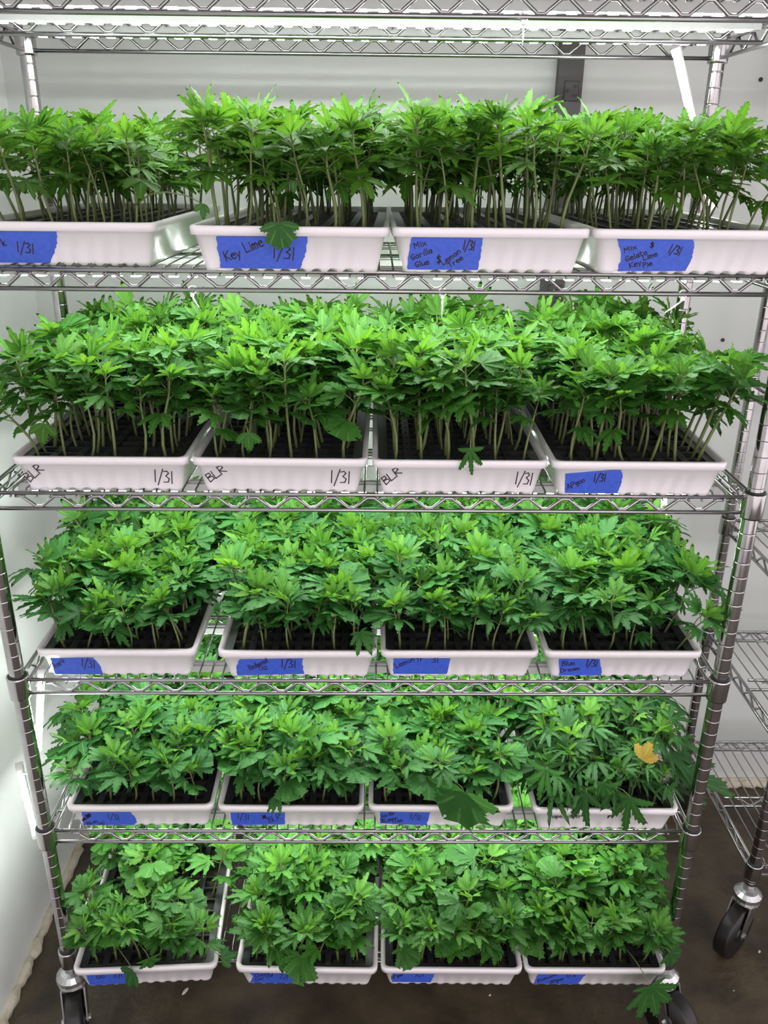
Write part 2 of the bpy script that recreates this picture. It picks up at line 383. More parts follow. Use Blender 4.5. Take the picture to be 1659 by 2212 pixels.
# black cell insert
NC, NR, CP, RP = 6, 17, 0.0388, 0.0292
IY0 = (TD - NR*RP)/2
ITOP = TH-0.0075
def insert_mesh():
    mb = MB()
    x0 = -NC*CP/2; ytot = NR*RP
    for i in range(NC+1):
        wv = 0.0115 if 0 < i < NC else 0.020
        xc = x0+i*CP + (0 if 0 < i < NC else (-0.0030 if i == 0 else 0.0030))
        mb.box((xc, IY0+ytot/2, ITOP-0.0015), (wv, ytot+0.013, 0.003))
    for j in range(NR+1):
        wv = 0.0042 if 0 < j < NR else 0.0125
        yc = IY0+j*RP + (0 if 0 < j < NR else (-0.003 if j == 0 else 0.003))
        mb.box((0, yc, ITOP-0.0028), (NC*CP+0.006, wv, 0.003))
    for i in range(NC):
        for j in range(NR):
            cx, cy = x0+(i+.5)*CP, IY0+(j+.5)*RP; a, c = 0.0137, 0.0126; d, e = 0.0118, 0.0108
            vs = [(cx-a, cy-c, ITOP-0.002), (cx+a, cy-c, ITOP-0.002), (cx+a, cy+c, ITOP-0.002), (cx-a, cy+c, ITOP-0.002),
                  (cx-d, cy-e, ITOP-0.028), (cx+d, cy-e, ITOP-0.028), (cx+d, cy+e, ITOP-0.028), (cx-d, cy+e, ITOP-0.028)]
            mb.add(vs, [(0, 1, 5, 4), (1, 2, 6, 5), (2, 3, 7, 6), (3, 0, 4, 7)])
    return mb.mesh('cell_grid', 'insert_plastic')
INSERT = insert_mesh()
mb = MB()
for i in range(1, NC):
    for j in range(1, NR):
        cx, cy = -NC*CP/2+i*CP, IY0+j*RP
        mb.add([(cx+0.0027*math.cos(a), cy+0.0027*math.sin(a), ITOP+0.0003) for a in [k*math.pi/3 for k in range(6)]], [(0, 1, 2, 3, 4, 5)])
VENTS = mb.mesh('vent_holes', 'vent_hole')
PLUGZ = ITOP-0.0095
def plug(mb, cx, cy, z0, rnd):
    vs = []
    for j in range(3):
        for i in range(3):
            vs.append((cx+(i-1)*0.0126, cy+(j-1)*0.0116, z0+(rnd.uniform(-.001, .0015) if (i, j) != (1, 1) else 0.0015)))
    vs += [(cx-0.0122, cy-0.0112, z0-0.012), (cx+0.0122, cy-0.0112, z0-0.012), (cx+0.0122, cy+0.0112, z0-0.012), (cx-0.0122, cy+0.0112, z0-0.012)]
    mb.add(vs, [(0, 1, 4, 3), (1, 2, 5, 4), (3, 4, 7, 6), (4, 5, 8, 7), (0, 9, 10, 2, 1), (2, 10, 11, 8, 5), (8, 11, 12, 6, 7), (6, 12, 9, 0, 3)])
rnd = random.Random(1); PLUGS = []
for k in range(5):
    mb = MB(); plug(mb, 0, 0, 0, rnd); PLUGS.append(mb.mesh('soil_plug', 'soil', True))
PR = 6   # cell rows whose plugs stay single parts
mb = MB()
for i in range(NC):
    for j in range(PR, NR): plug(mb, -NC*CP/2+(i+.5)*CP, IY0+(j+.5)*RP, PLUGZ, rnd)
PLUG_REST = mb.mesh('soil_plugs', 'soil', True)

TRAYS = {  # x centre, front y, turn
 'B': [(-0.428, -0.004, 0), (-0.110, -0.048, -1.2), (0.160, -0.042, 0.3), (0.430, -0.040, 0)],
 'C': [(-0.409, -0.015, 0), (-0.138, -0.016, -0.5), (0.135, -0.020, 0), (0.4065, -0.022, -0.5)],
 'D': [(-0.4235, -0.009, 0.3), (-0.1215, -0.011, 0.3), (0.1505, -0.009, 0.3), (0.426, -0.008, 0)],
 'E': [(-0.4165, -0.008, 0.8), (-0.1435, -0.009, -0.2), (0.1305, -0.008, -0.4), (0.430, -0.015, -0.4)],
 'F': [(-0.417, -0.089, 2.8), (-0.1165, -0.091, -1.0), (0.155, -0.092, -0.7), (0.4250, -0.093, -0.4)]}
SHELF_WORD = dict(B='second', C='third', D='fourth', E='fifth', F='bottom')
POSW = ['leftmost', 'second', 'third', 'rightmost']
TRAY_LABEL = {
 'B1': 'white tray cut by the left picture edge, taped blue, on the highest planted shelf',
 'B2': 'white tray with wide blue tape reading Key Lime 1/31, highest planted shelf',
 'B3': 'white tray with blue tape of many words, third from left, highest planted shelf',
 'B4': 'rightmost white tray on the highest planted shelf, blue tape near its middle',
 'C1': 'leftmost of the three white trays inscribed BLR without any tape',
 'C2': 'middle one of the three white trays inscribed BLR without any tape',
 'C3': 'rightmost of the three white trays inscribed BLR without any tape',
 'C4': 'white tray with tilted blue tape beside the trays inscribed BLR',
 'D1': 'leftmost white tray on the third planted shelf, blue tape torn at right',
 'D2': 'white tray with blue tape reading Redwood OG 1/31, third planted shelf',
 'D3': 'white tray third from left on the third planted shelf, slanted blue tape',
 'D4': 'white tray with blue tape reading Blue Dream 1/31 by the right post',
 'E1': 'leftmost white tray on the fourth planted shelf, tape with crossed-out writing',
 'E2': 'second white tray from left on the fourth planted shelf, blue tape',
 'E3': 'white tray third from left on the fourth planted shelf, dark leaf over rim',
 'E4': 'white tray without tape under the long drooping leaves, fourth planted shelf',
 'F1': 'leftmost white tray on the bottom shelf, sparsely planted',
 'F2': 'second white tray from left on the bottom shelf, blue tape dated 2/1',
 'F3': 'third white tray from left on the bottom shelf, blue tape at its left',
 'F4': 'rightmost white tray on the bottom shelf, nearest the right caster'}
TRAY_SHORT = {}
TR = {}
DECK_TOP = TRUSS+WIRE_R+0.0008
for k in 'BCDEF':
    for i, (x, y, rz) in enumerate(TRAYS[k]):
        tid = f'{k}{i+1}'; z = ZS[k]+DECK_TOP
        M = Matrix.Translation((x, y, z)) @ Matrix.Rotation(R(rz), 4, 'Z'); TR[tid] = M
        e = empty('growing_tray', (x, y, z), R(rz))
        link('tray_shell', TRAY, e)
        tag(e, TRAY_LABEL[tid], 'tray', 'white plastic trays on the rack')
        e['tid'] = tid; del e['tid']
        TR[tid+'_obj'] = e
        g = empty('cell_insert', (x, y, z), R(rz))
        link('cell_grid', INSERT, g); tag(link('vent_holes', VENTS, g), kind='stuff')
        rnd = random.Random(k+str(i))
        for a in range(NC):
            for c in range(PR):
                link('soil_plug', PLUGS[rnd.randrange(5)], g, Matrix.Translation((-NC*CP/2+(a+.5)*CP, IY0+(c+.5)*RP, PLUGZ)) @ Matrix.Rotation(math.pi*rnd.randrange(2), 4, 'Z'))
        tag(link('soil_plugs', PLUG_REST, g), kind='stuff')
        pl = 'planted shelf'
        tag(g, f'black cell insert with soil plugs inside the {POSW[i]}{"" if i in (0, 3) else " from left"} tray, {dict(B="highest",C="second",D="third",E="fourth",F="bottom")[k]} {pl}', 'cell insert', 'black cell inserts in the trays')

# ---------------------------------------------------------------- tape and handwriting on the tray fronts
GL = {
'K': '0,0 0,8|4,8 0,4 4,0', 'e': '0,2.5 3,3 2.5,4.5 1,4.5 0,3 .5,.6 2,0 3.4,.8', 'y': '0,4.5 1.5,1|3.4,4.5 1,-2.5', 'L': '0,8 0,0 3.6,.3', 'i': '.8,4.5 .8,0|.8,6 .9,6.4',
'm': '0,0 0,4.5|0,3.4 1,4.5 1.7,3.6 1.7,0|1.7,3.4 2.8,4.5 3.6,3.6 3.6,0', 'M': '0,0 .3,7 2,3 3.8,7 4,0', 'x': '0,0 3,4.6|0,4.6 3,0', 'G': '4,6.4 2.4,7.6 .6,6 .2,3 1.4,.4 3.4,.8 3.6,3.2 2,3.2',
'o': '1.6,4.5 .3,3.6 .2,1.2 1.5,0 3,1 3,3.4 1.6,4.5', 'r': '.4,4.5 .5,0|.5,3 1.6,4.4 2.6,4.3', 'l': '.6,8 .6,0', 'a': '3,4.2 1.2,4.5 .1,2.5 .8,.2 2.2,.6 3,4.3 3.2,0', 'u': '0,4.5 .3,.8 1.5,0 2.8,1 3,4.5|3,4.5 3.2,0',
'&': '3.4,6 2,7 1,6 1,5 3,3.6 3,2 1.6,1 .4,2|2,8 2,0', 'n': '.2,4.5 .3,0|.3,3 1.6,4.5 2.8,3.6 2.9,0', 'T': '0,7.6 4,7.8|2,7.6 2,0', '1': '.6,8 .5,0', '/': '3,9 0,-2', '3': '.2,7.4 2,8 3,6.6 1.4,4.6 3.2,3 2.6,.6 .2,.4', '2': '.2,6.6 1.6,8 3,6.6 .2,.2 3.4,.4',
'A': '0,0 1.8,8 3.8,0|.7,3 3.1,3', 'P': '.3,0 .3,8 2.8,7.6 3.4,5.8 2.6,4.2 .3,4', 'g': '3,4.2 1.2,4.5 .2,2.6 1,.6 2.6,1.2 3,4.4 2.6,-2 .6,-2.4', 'B': '.2,0 .2,8 2.6,7.6 2.8,5.4 .3,4.4 3.2,3.6 3.4,.8 .2,0', 'R': '.2,0 .2,8 2.8,7.6 3,5 .3,4 3.6,0',
'd': '3,8 3,0|3,3.6 1.4,4.5 .2,2.4 1,.2 3,1.2', 'w': '0,4.5 1,0 2,3.6 3,0 4,4.5', 'D': '.2,0 .2,7.6 2.6,7 3.8,4 2.6,.8 .2,0', 'O': '2,7.8 .4,6.2 .1,2.6 1.6,.2 3.6,1.6 3.9,5.6 2,7.8', 'S': '3.4,7 1.6,7.8 .4,6 3,3.2 2.4,.6 .2,.8',
'h': '.2,8 .2,0|.2,3 1.6,4.5 2.8,3.4 2.9,0', 'k': '.3,8 .3,0|2.6,4.5 .4,2.4 2.8,0', 'p': '.3,4.5 .2,-2.6|.3,3.6 1.8,4.5 3,2.6 1.8,.2 .3,1', 'f': '2.6,7.4 1.4,7.6 1,5 1,0|0,4.4 2.4,4.4', 't': '1.2,7 1.2,.6 2.4,0|0,5 2.6,5', 'C': '3.6,6.6 2,7.8 .4,6 .2,2.4 1.6,.2 3.6,1', '#': '0,1 3,6 .5,5 3.5,2 0,3 3.4,4.5 1,.5 2.5,6.5 3.6,1 .2,6 3,.8', ' ': ''}
ADV = {'M': 5.2, 'm': 5, 'w': 5, 'i': 2.2, 'l': 2, '1': 2.0, '/': 3.2, ' ': 3.2, 'O': 5, 'G': 5, 'K': 5, 'T': 4.8}
def text_strokes(s):
    x = 0; out = []
    for ch in s:
        for part in GL[ch].split('|'):
            if part: out.append([(x+float(a), float(c)) for a, c in (q.split(',') for q in part.split())])
        x += ADV.get(ch, 4.2)
    return out, max(x-0.8, 1)
def front_frame(tid):
    M = TR[tid]; a = M @ Vector((0, 0.0060, TH-0.0122)); c = M @ Vector((0, 0.0150, 0.0055))
    u = (M.to_3x3() @ Vector((1, 0, 0))).normalized(); vv = (a-c).normalized(); nrm = u.cross(vv).normalized()
    if nrm.y > 0: nrm = -nrm
    return c, u, vv, nrm
def to_face(tid, px, py):
    c, u, vv, n = front_frame(tid); p = Vector(ray_plane(px, py, c, np.array(n))) - c
    return p.dot(u), p.dot(vv)
SMAX = None
def local_mesh(tid, mb, name, mat, parent):
    o = mb.build(name, mat, parent); o.matrix_parent_inverse = Matrix.Identity(4)
    return o
def tape(tid, poly):
    c, u, vv, n = front_frame(tid); Mi = TR[tid].inverted()
    top = (TR[tid] @ Vector((0, 0.0060, TH-0.0122)) - c).length
    rnd = random.Random(tid); pts = [to_face(tid, *p) for p in poly]
    x0 = -TW/2+0.022; x1 = TW/2-0.022
    pts = [(min(max(a, x0), x1), min(max(s, -0.002), top-0.0008)) for a, s in pts]
    out = []
    for i, (a, s) in enumerate(pts):
        q = pts[(i+1) % len(pts)]; d = math.hypot(q[0]-a, q[1]-s); steep = abs(q[1]-s) > 0.8*abs(q[0]-a)
        k = max(1, int(d/0.003)) if steep else 1
        for j in range(k):
            t = j/k; jit = rnd.uniform(-.0009, .0009) if (steep and j) else 0
            out.append((a+(q[0]-a)*t+jit, s+(q[1]-s)*t))
    lo = [Mi @ (c + u*a + vv*s + n*0.0003) for a, s in out]; hi = [Mi @ (c + u*a + vv*s + n*0.0009) for a, s in out]
    k = len(out); mb = MB(); mb.add(lo+hi, [tuple(range(k, 2*k))] + [(i, (i+1) % k, (i+1) % k+k, i+k) for i in range(k)])
    o = mb.build('blue_tape', 'painter_tape', TR[tid+'_obj']); tag(o, 'strip of blue painter tape')
    return o
def write(tid, parent, items, off):
    c, u, vv, n = front_frame(tid); Mi = TR[tid].inverted(); mb = MB()
    top = (TR[tid] @ Vector((0, 0.0060, TH-0.0122)) - c).length - 0.001
    for s, px, py, ang, length, h in items:
        st, wd = text_strokes(s); a0, s0 = to_face(tid, px, py)
        a1, s1 = to_face(tid, px+100, py); k = abs(a1-a0)/100      # metres per pixel along the face
        b0, t0 = to_face(tid, px, py-50); kv = abs(t0-s0)/50
        sx = length/wd; sy = h/8; ca, sa = math.cos(R(ang)), math.sin(R(ang)); wdt = 0.00062 if h < 14 else 0.0008
        lines = [[(a0+(gx*sx*ca-gy*sy*sa)*k, s0+(gx*sx*sa+gy*sy*ca)*kv) for gx, gy in line] for line in st]
        hi = max(q[1] for l in lines for q in l); lo_ = min(q[1] for l in lines for q in l); sh = 0
        if hi > top: sh = min(hi-top, max(0, lo_-0.001))
        for line in lines:
            pl = [(a, b_-sh) for a, b_ in line]
            for (p, q) in zip(pl[:-1], pl[1:]):
                if min(p[1], q[1]) > top: continue
                p = (p[0], min(p[1], top)); q = (q[0], min(q[1], top))
                d = math.hypot(q[0]-p[0], q[1]-p[1]) or 1e-6; ex, ey = (q[0]-p[0])/d*wdt, (q[1]-p[1])/d*wdt
                quad = [(p[0]-ex-ey, p[1]-ey+ex), (p[0]-ex+ey, p[1]-ey-ex), (q[0]+ex+ey, q[1]+ey-ex), (q[0]+ex-ey, q[1]+ey+ex)]
                mb.add([Mi @ (c+u*a+vv*b_+n*off) for a, b_ in quad], [(0, 1, 2, 3)])
    if mb.v: tag(mb.build('handwriting', 'marker_ink', parent), 'dark handwritten marker lettering')
TAPES = {
 'B1': ([(-70, 495), (122, 497), (124, 525), (110, 570), (-70, 568)], [('rk', -2, 534, 15, 20, 16), ('1/31', 38, 543, -8, 36, 22)]),
 'B2': ([(468, 510), (664, 510), (662, 540), (652, 572), (648, 583), (477, 581), (475, 562), (470, 540)], [('Key', 490, 563, 17, 34, 20), ('Lime', 533, 545, 22, 42, 22), ('1/31', 590, 556, -6, 46, 27)]),
 'B3': ([(890, 510), (1043, 511), (1038, 550), (1032, 585), (874, 583), (877, 560), (885, 535)], [('Mix', 896, 536, 17, 27, 13), ('Gorilla', 890, 562, 22, 47, 13), ('Glue', 898, 577, 15, 30, 12), ('&', 943, 570, 5, 9, 20), ('Lemon', 958, 572, 38, 46, 12), ('Tree', 972, 578, 36, 34, 11), ('1/31', 1000, 538, -6, 24, 20)]),
 'B4': ([(1333, 516), (1497, 518), (1499, 535), (1493, 560), (1480, 585), (1333, 587), (1341, 560), (1340, 540)], [('Mix', 1349, 545, 20, 27, 11), ('Gelato', 1352, 565, 22, 46, 12), ('&', 1403, 536, 5, 8, 14), ('Key', 1361, 579, 22, 24, 12), ('Lime', 1390, 562, 20, 30, 12), ('Pie', 1389, 578, 18, 20, 11), ('1/31', 1443, 545, -14, 26, 18)]),
 'C4': ([(1220, 1023), (1341, 1013), (1345, 1030), (1341, 1045), (1333, 1067), (1220, 1067)], [('AP', 1226, 1057, 25, 17, 12), ('goo', 1244, 1048, 25, 20, 12), ('1/31', 1282, 1040, 2, 25, 17)]),
 'D1': ([(107, 1421), (201, 1420), (218, 1440), (224, 1458), (105, 1457), (109, 1440)], [('Shark', 115, 1445, 27, 36, 11), ('1/31', 177, 1438, -12, 28, 18)]),
 'D2': ([(517, 1424), (655, 1422), (653, 1432), (657, 1455), (513, 1462), (511, 1440)], [('Redwood', 541, 1446, 25, 44, 12), ('OG', 560, 1447, 3, 18, 9), ('1/31', 608, 1440, -4, 31, 17)]),
 'D3': ([(850, 1422), (973, 1422), (965, 1455), (842, 1455)], [('Lemon', 856, 1442, 22, 42, 11), ('Tr', 900, 1427, 10, 14, 10), ('31', 932, 1430, 0, 15, 12)]),
 'D4': ([(1207, 1423), (1295, 1423), (1298, 1440), (1300, 1450), (1297, 1458), (1207, 1465)], [('Blue', 1214, 1437, 4, 27, 10), ('Dream', 1211, 1452, 9, 40, 9), ('1/31', 1265, 1438, -4, 24, 14)]),
 'E1': ([(176, 1754), (282, 1754), (294, 1768), (296, 1776), (291, 1786), (168, 1783)], [('##', 180, 1774, 28, 24, 7), ('#', 186, 1764, 20, 12, 6), ('Blue', 190, 1782, 18, 24, 7), ('OG', 214, 1782, 8, 14, 7), ('1/31', 234, 1768, -8, 24, 12)]),
 'E2': ([(493, 1755), (615, 1755), (615, 1780), (500, 1784), (491, 1767)], [('1/31', 514, 1768, -6, 24, 13), ('#', 567, 1768, 0, 8, 11), ('BLR', 582, 1776, 18, 28, 12)]),
 'E3': ([(818, 1753), (929, 1755), (921, 1785), (814, 1778)], [('Gorilla', 824, 1766, 16, 28, 8), ('&', 823, 1776, 5, 6, 9), ('Lemon', 832, 1775, 14, 28, 8), ('Tree', 847, 1779, 16, 24, 8), ('1/31', 886, 1767, -10, 22, 11)]),
 'F1': ([(178, 2104), (296, 2099), (290, 2112), (284, 2126), (195, 2130)], [('OG', 211, 2114, 8, 18, 7), ('2/1', 246, 2110, 0, 20, 10)]),
 'F2': ([(540, 2100), (625, 2101), (635, 2114), (634, 2127), (541, 2125), (547, 2110)], [('Cherry'.replace('C', 'C'), 552, 2110, 12, 42, 7), ('Gorilla', 553, 2119, 18, 40, 7), ('2/1', 604, 2112, -8, 18, 10)]),
 'F3': ([(848, 2099), (941, 2100), (930, 2121), (840, 2120)], [('AP', 846, 2114, 22, 11, 7), ('goo', 858, 2110, 18, 13, 7), ('2/1', 898, 2106, 0, 18, 8)]),
 'F4': ([(1162, 2104), (1265, 2104), (1247, 2127), (1150, 2126)], [('Romulan', 1162, 2121, 24, 46, 7), ('AP', 1189, 2124, 20, 11, 7), ('goo', 1201, 2120, 20, 15, 7), ('1/31', 1224, 2108, 0, 20, 8)])}
for tid, (poly, items) in TAPES.items():
    o = tape(tid, poly); write(tid, o, items, 0.0012)
for tid, items in {'C1': [('BLR', 64, 1036, 36, 44, 19), ('1/31', 334, 1040, -6, 40, 26)], 'C2': [('BLR', 454, 1038, 32, 44, 18), ('1/31', 714, 1042, -3, 42, 26)],
                   'C3': [('BLR', 834, 1036, 38, 42, 18), ('1/31', 1112, 1045, -4, 36, 26)], 'E4': [('ShapeShifter', 1183, 1767, 1, 72, 9)]}.items():
    write(tid, TR[tid+'_obj'], items, 0.0005)

# ---------------------------------------------------------------- plants
def leaflet(L, W, K, serr, trim, droop, fold, rnd):
    """one blade along +x from the origin: centre, left and right rows, toothed margin; returns verts, faces, uvs"""
    tmax = trim; vs = [(0, 0, 0)]; uv = [(0, 0)]; fs = []
    curl = rnd.uniform(-.08, .08)
    for i in range(1, K+1):
        t = tmax*i/K
        wv = W*(math.sin(math.pi*min(1, t**0.85))**0.8 if t < 1 else 0)*(1 if i % 2 == 0 else 1-serr)
        if i == K and tmax < 1: wv = max(wv, W*0.25)
        x = L*t; z = -droop*L*t*t; y0 = curl*L*t*t
        back = 0.035*L if i % 2 == 0 else -0.01*L
        if i == K and tmax >= 1:
            vs.append((x, y0, z)); uv.append((0, t)); b0 = len(vs)-4
            p = 1+(i-2)*3
            fs += [(p, p+1, len(vs)-1), (p, len(vs)-1, p+2)]
        else:
            vs += [(x, y0, z), (x+back, y0+wv, z+fold*wv), (x+back, y0-wv, z+fold*wv)]; uv += [(0, t), (1, t), (-1, t)]
            p = 1+(i-1)*3
            if i == 1: fs += [(0, p, p+1), (0, p+2, p)]
            else: fs += [(p-3, p, p+1, p-2), (p-1, p+2, p, p-3)]
    return vs, fs, uv
def leaf_arrays(kind, K, seed):
    rnd = random.Random(f'{kind}{seed}')
    spec = dict(palm5=(5, .055, .195, 1), palm7=(7, .059, .155, 1), tri3=(3, .048, .27, 1), trim5=(5, .074, .23, .58), trim7=(7, .078, .19, .54),
                young3=(3, .030, .20, 1), young5=(5, .033, .18, 1), narrow7=(7, .086, .105, 1), narrow5=(5, .080, .115, 1))[kind]
    n, L, wr, trim = spec; L *= rnd.uniform(.9, 1.12); wr *= rnd.uniform(.92, 1.1)
    pet = {'y': 0.012, 'n': 0.040}.get(kind[0], 0.026)*rnd.uniform(.7, 1.35)
    angs = {3: [0, 48, -48], 5: [0, 36, -36, 78, -78], 7: [0, 27, -27, 58, -58, 98, -98]}[n]
    lens = {3: [1, .8, .8], 5: [1, .92, .92, .62, .62], 7: [1, .95, .95, .75, .75, .42, .42]}[n]
    pitch = R(rnd.uniform(5, 30)) if kind[0] != 'y' else R(rnd.uniform(-15, 10))
    dr0 = {'n': .55, 'y': .25}.get(kind[0], .28)
    V = []; F = []; U = []; MI = []
    # petiole: a triangular tube
    pr = 0.0009; pz = [0, 0.002, 0.0]
    pts = [(0, 0, 0), (pet*.5, 0, 0.0015), (pet, 0, 0)]
    for p in pts:
        for a in (90, 210, 330): V.append((p[0], p[1]+pr*math.cos(R(a)), p[2]+pr*math.sin(R(a)))); U.append((0, 0))
    for i in range(2):
        for j in range(3): a = i*3+j; c = i*3+(j+1) % 3; F.append((a, c, c+3, a+3)); MI.append(1)
    hub = None
    for a, ln in zip(angs, lens):
        ti = trim if trim == 1 else min(1, trim/ln*rnd.uniform(.9, 1.1))
        if ti > .93: ti = 1
        vs, fs, uv = leaflet(L*ln*rnd.uniform(.94, 1.06), L*ln*wr, K, .30, ti, dr0*rnd.uniform(.5, 1.5), rnd.uniform(.10, .35), rnd)
        ar = R(a+rnd.uniform(-5, 5)); ca, sa = math.cos(ar), math.sin(ar); lift = rnd.uniform(-.06, .10)
        idx = []
        for q, (x, y, z) in enumerate(vs):
            if q == 0 and hub is not None: idx.append(hub); continue
            xx, yy = x*ca-y*sa, x*sa+y*ca; zz = z+lift*x
            X = xx*math.cos(pitch)+zz*math.sin(pitch); Z = -xx*math.sin(pitch)+zz*math.cos(pitch)
            V.append((pet+X, yy, Z)); U.append(uv[q]); idx.append(len(V)-1)
            if q == 0: hub = len(V)-1
        for f in fs: F.append(tuple(idx[i] for i in f)); MI.append(0)
    return np.array(V), F, np.array(U), MI, L+pet
def make_mesh(name, V, F, U, MI, mats):
    me = bpy.data.meshes.new(name); me.from_pydata([tuple(v) for v in V], [], F)
    for mt in mats: me.materials.append(MAT[mt])
    me.polygons.foreach_set('material_index', MI); me.polygons.foreach_set('use_smooth', [True]*len(F))
    ul = me.uv_layers.new(name='UVMap'); li = np.empty(len(me.loops), dtype=np.int32); me.loops.foreach_get('vertex_index', li)
    ul.data.foreach_set('uv', U[li].astype(np.float32).ravel()); me.update()
    return me
LEAFK = {}
def leaf_mesh(kind, seed, mat):
    key = (kind, seed, mat)
    if key not in LEAFK:
        V, F, U, MI, L = leaf_arrays(kind, 12, seed); LEAFK[key] = make_mesh('leaf', V, F, U, MI, [mat, 'stem_green'])
    return LEAFK[key]
LEAFLO = {}
def leaf_lo(kind, seed):
    if (kind, seed) not in LEAFLO:
        V, F, U, MI, L = leaf_arrays(kind, 7, seed)
        # all faces to triangles/quads as flat arrays
        LEAFLO[(kind, seed)] = (V, F, U, MI)
    return LEAFLO[(kind, seed)]

STYLES = {  # height range, first leaf height fraction, leaf count, kinds, main material, leaf scale
 'tall':   ((.115, .160), .58, 6, ['palm5', 'palm7', 'trim5', 'palm7', 'palm5'], 'leaf_bright', 1.16),
 'medium': ((.108, .145), .58, 6, ['palm5', 'palm7', 'trim5', 'trim7', 'tri3'], 'leaf_mid', 1.20),
 'short':  ((.088, .120), .58, 6, ['palm5', 'palm7', 'trim5', 'trim7', 'palm7'], 'leaf_cool', 1.20),
 'low':    ((.082, .118), .54, 6, ['palm5', 'trim5', 'trim7', 'palm7', 'tri3'], 'leaf_mid', 1.18),
 'narrow': ((.085, .120), .42, 6, ['narrow7', 'narrow5', 'narrow7', 'palm7'], 'leaf_deep', 1.0)}
def make_proto(style, seed):
    rnd = random.Random(f'{style}-{seed}'); (h0, h1), f0, n, kinds, mat, ls = STYLES[style]
    h = rnd.uniform(h0, h1); ba = rnd.uniform(0, 6.28); bend = rnd.uniform(0, .22)*h; kink = rnd.uniform(-.05, .05)*h
    def at(t): return Vector((math.cos(ba)*bend*t*t + math.sin(ba)*kink*math.sin(t*5), math.sin(ba)*bend*t*t - math.cos(ba)*kink*math.sin(t*5), h*t))
    r0 = rnd.uniform(.0020, .0028)
    leaves = []; az = rnd.uniform(0, 6.28); nn = n+rnd.randint(-1, 1)
    for i in range(nn):
        t = f0 + (1-f0)*(i/(nn-1))**.85*.97
        az += R(137+rnd.uniform(-25, 25)); kd = rnd.choice(kinds); el = R(rnd.uniform(5, 40)+18*t)
        if i < 1 and rnd.random() < .25: el = R(rnd.uniform(-8, 10))
        sc = ls*rnd.uniform(.75, 1.12)*(1-.28*t)
        leaves.append((kd, rnd.randrange(3), mat, t, az, el, sc, rnd.uniform(-.4, .4)))
    for i in range(3):
        az += R(120+rnd.uniform(-20, 20))
        leaves.append((rnd.choice(['young3', 'young5']), rnd.randrange(2), 'leaf_young', .97, az, R(rnd.uniform(25, 75)), ls*rnd.uniform(.8, 1.25), rnd.uniform(-.5, .5)))
    mb = MB(); mb.tube([at(t) for t in (-.05, .2, .4, .6, .8, 1.0)], [r0*1.15, r0, r0*.95, r0*.85, r0*.7, r0*.45], 6)
    lo = MB(); lo.tube([at(t) for t in (0, .5, 1.0)], [r0*1.1, r0*.9, r0*.5], 4, cap=False)
    L = []
    for kd, sd, mt, t, a, el, sc, tw in leaves:
        M = Matrix.Translation(at(t)) @ Matrix.Rotation(a, 4, 'Z') @ Matrix.Rotation(-el, 4, 'Y') @ Matrix.Rotation(tw, 4, 'X') @ Matrix.Scale(sc, 4)
        L.append((kd, sd, mt, M))
    stem = mb.mesh('stem', 'stem_green', True)
    # flat low-detail copy for the far plants; material index 0 leaf, 1 young, 2 stem
    VV = [np.array(lo.v)]; UU = [np.zeros((len(lo.v), 2))]; FF = list(lo.f); MM = [2]*len(lo.f); off = len(lo.v)
    for kd, sd, mt, M in L:
        V, F, U, MI = leaf_lo(kd, sd); Mn = np.array(M); VV.append(V @ Mn[:3, :3].T + Mn[:3, 3]); UU.append(U)
        FF += [tuple(i+off for i in f) for f in F]; MM += [2 if q else (1 if mt == 'leaf_young' else 0) for q in MI]; off += len(V)
    sizes = np.array([len(f) for f in FF]); flat = np.array([i for f in FF for i in f])
    return dict(stem=stem, leaves=L, lo=(np.vstack(VV), flat, sizes, np.vstack(UU), np.array(MM)), h=h)
PROTO = {s: [make_proto(s, i) for i in range(9)] for s in STYLES}
STYLE_OF = {'B': 'tall', 'C': 'medium', 'D': 'short', 'E': 'short', 'F': 'low'}
SINGLE = {'B': 20, 'C': 18, 'D': 14, 'E': 12, 'F': 11}
ORD = ['first', 'second', 'third', 'fourth', 'fifth', 'sixth']
ROWW = ['front', 'second', 'third', 'fourth', 'fifth', 'sixth', 'seventh', 'eighth']
SHW = dict(B='highest', C='second', D='third', E='fourth', F='bottom')
TPOS = ['leftmost', 'second', 'third', 'rightmost']
mass = {s: [] for s in STYLES}
PLANTS = {}
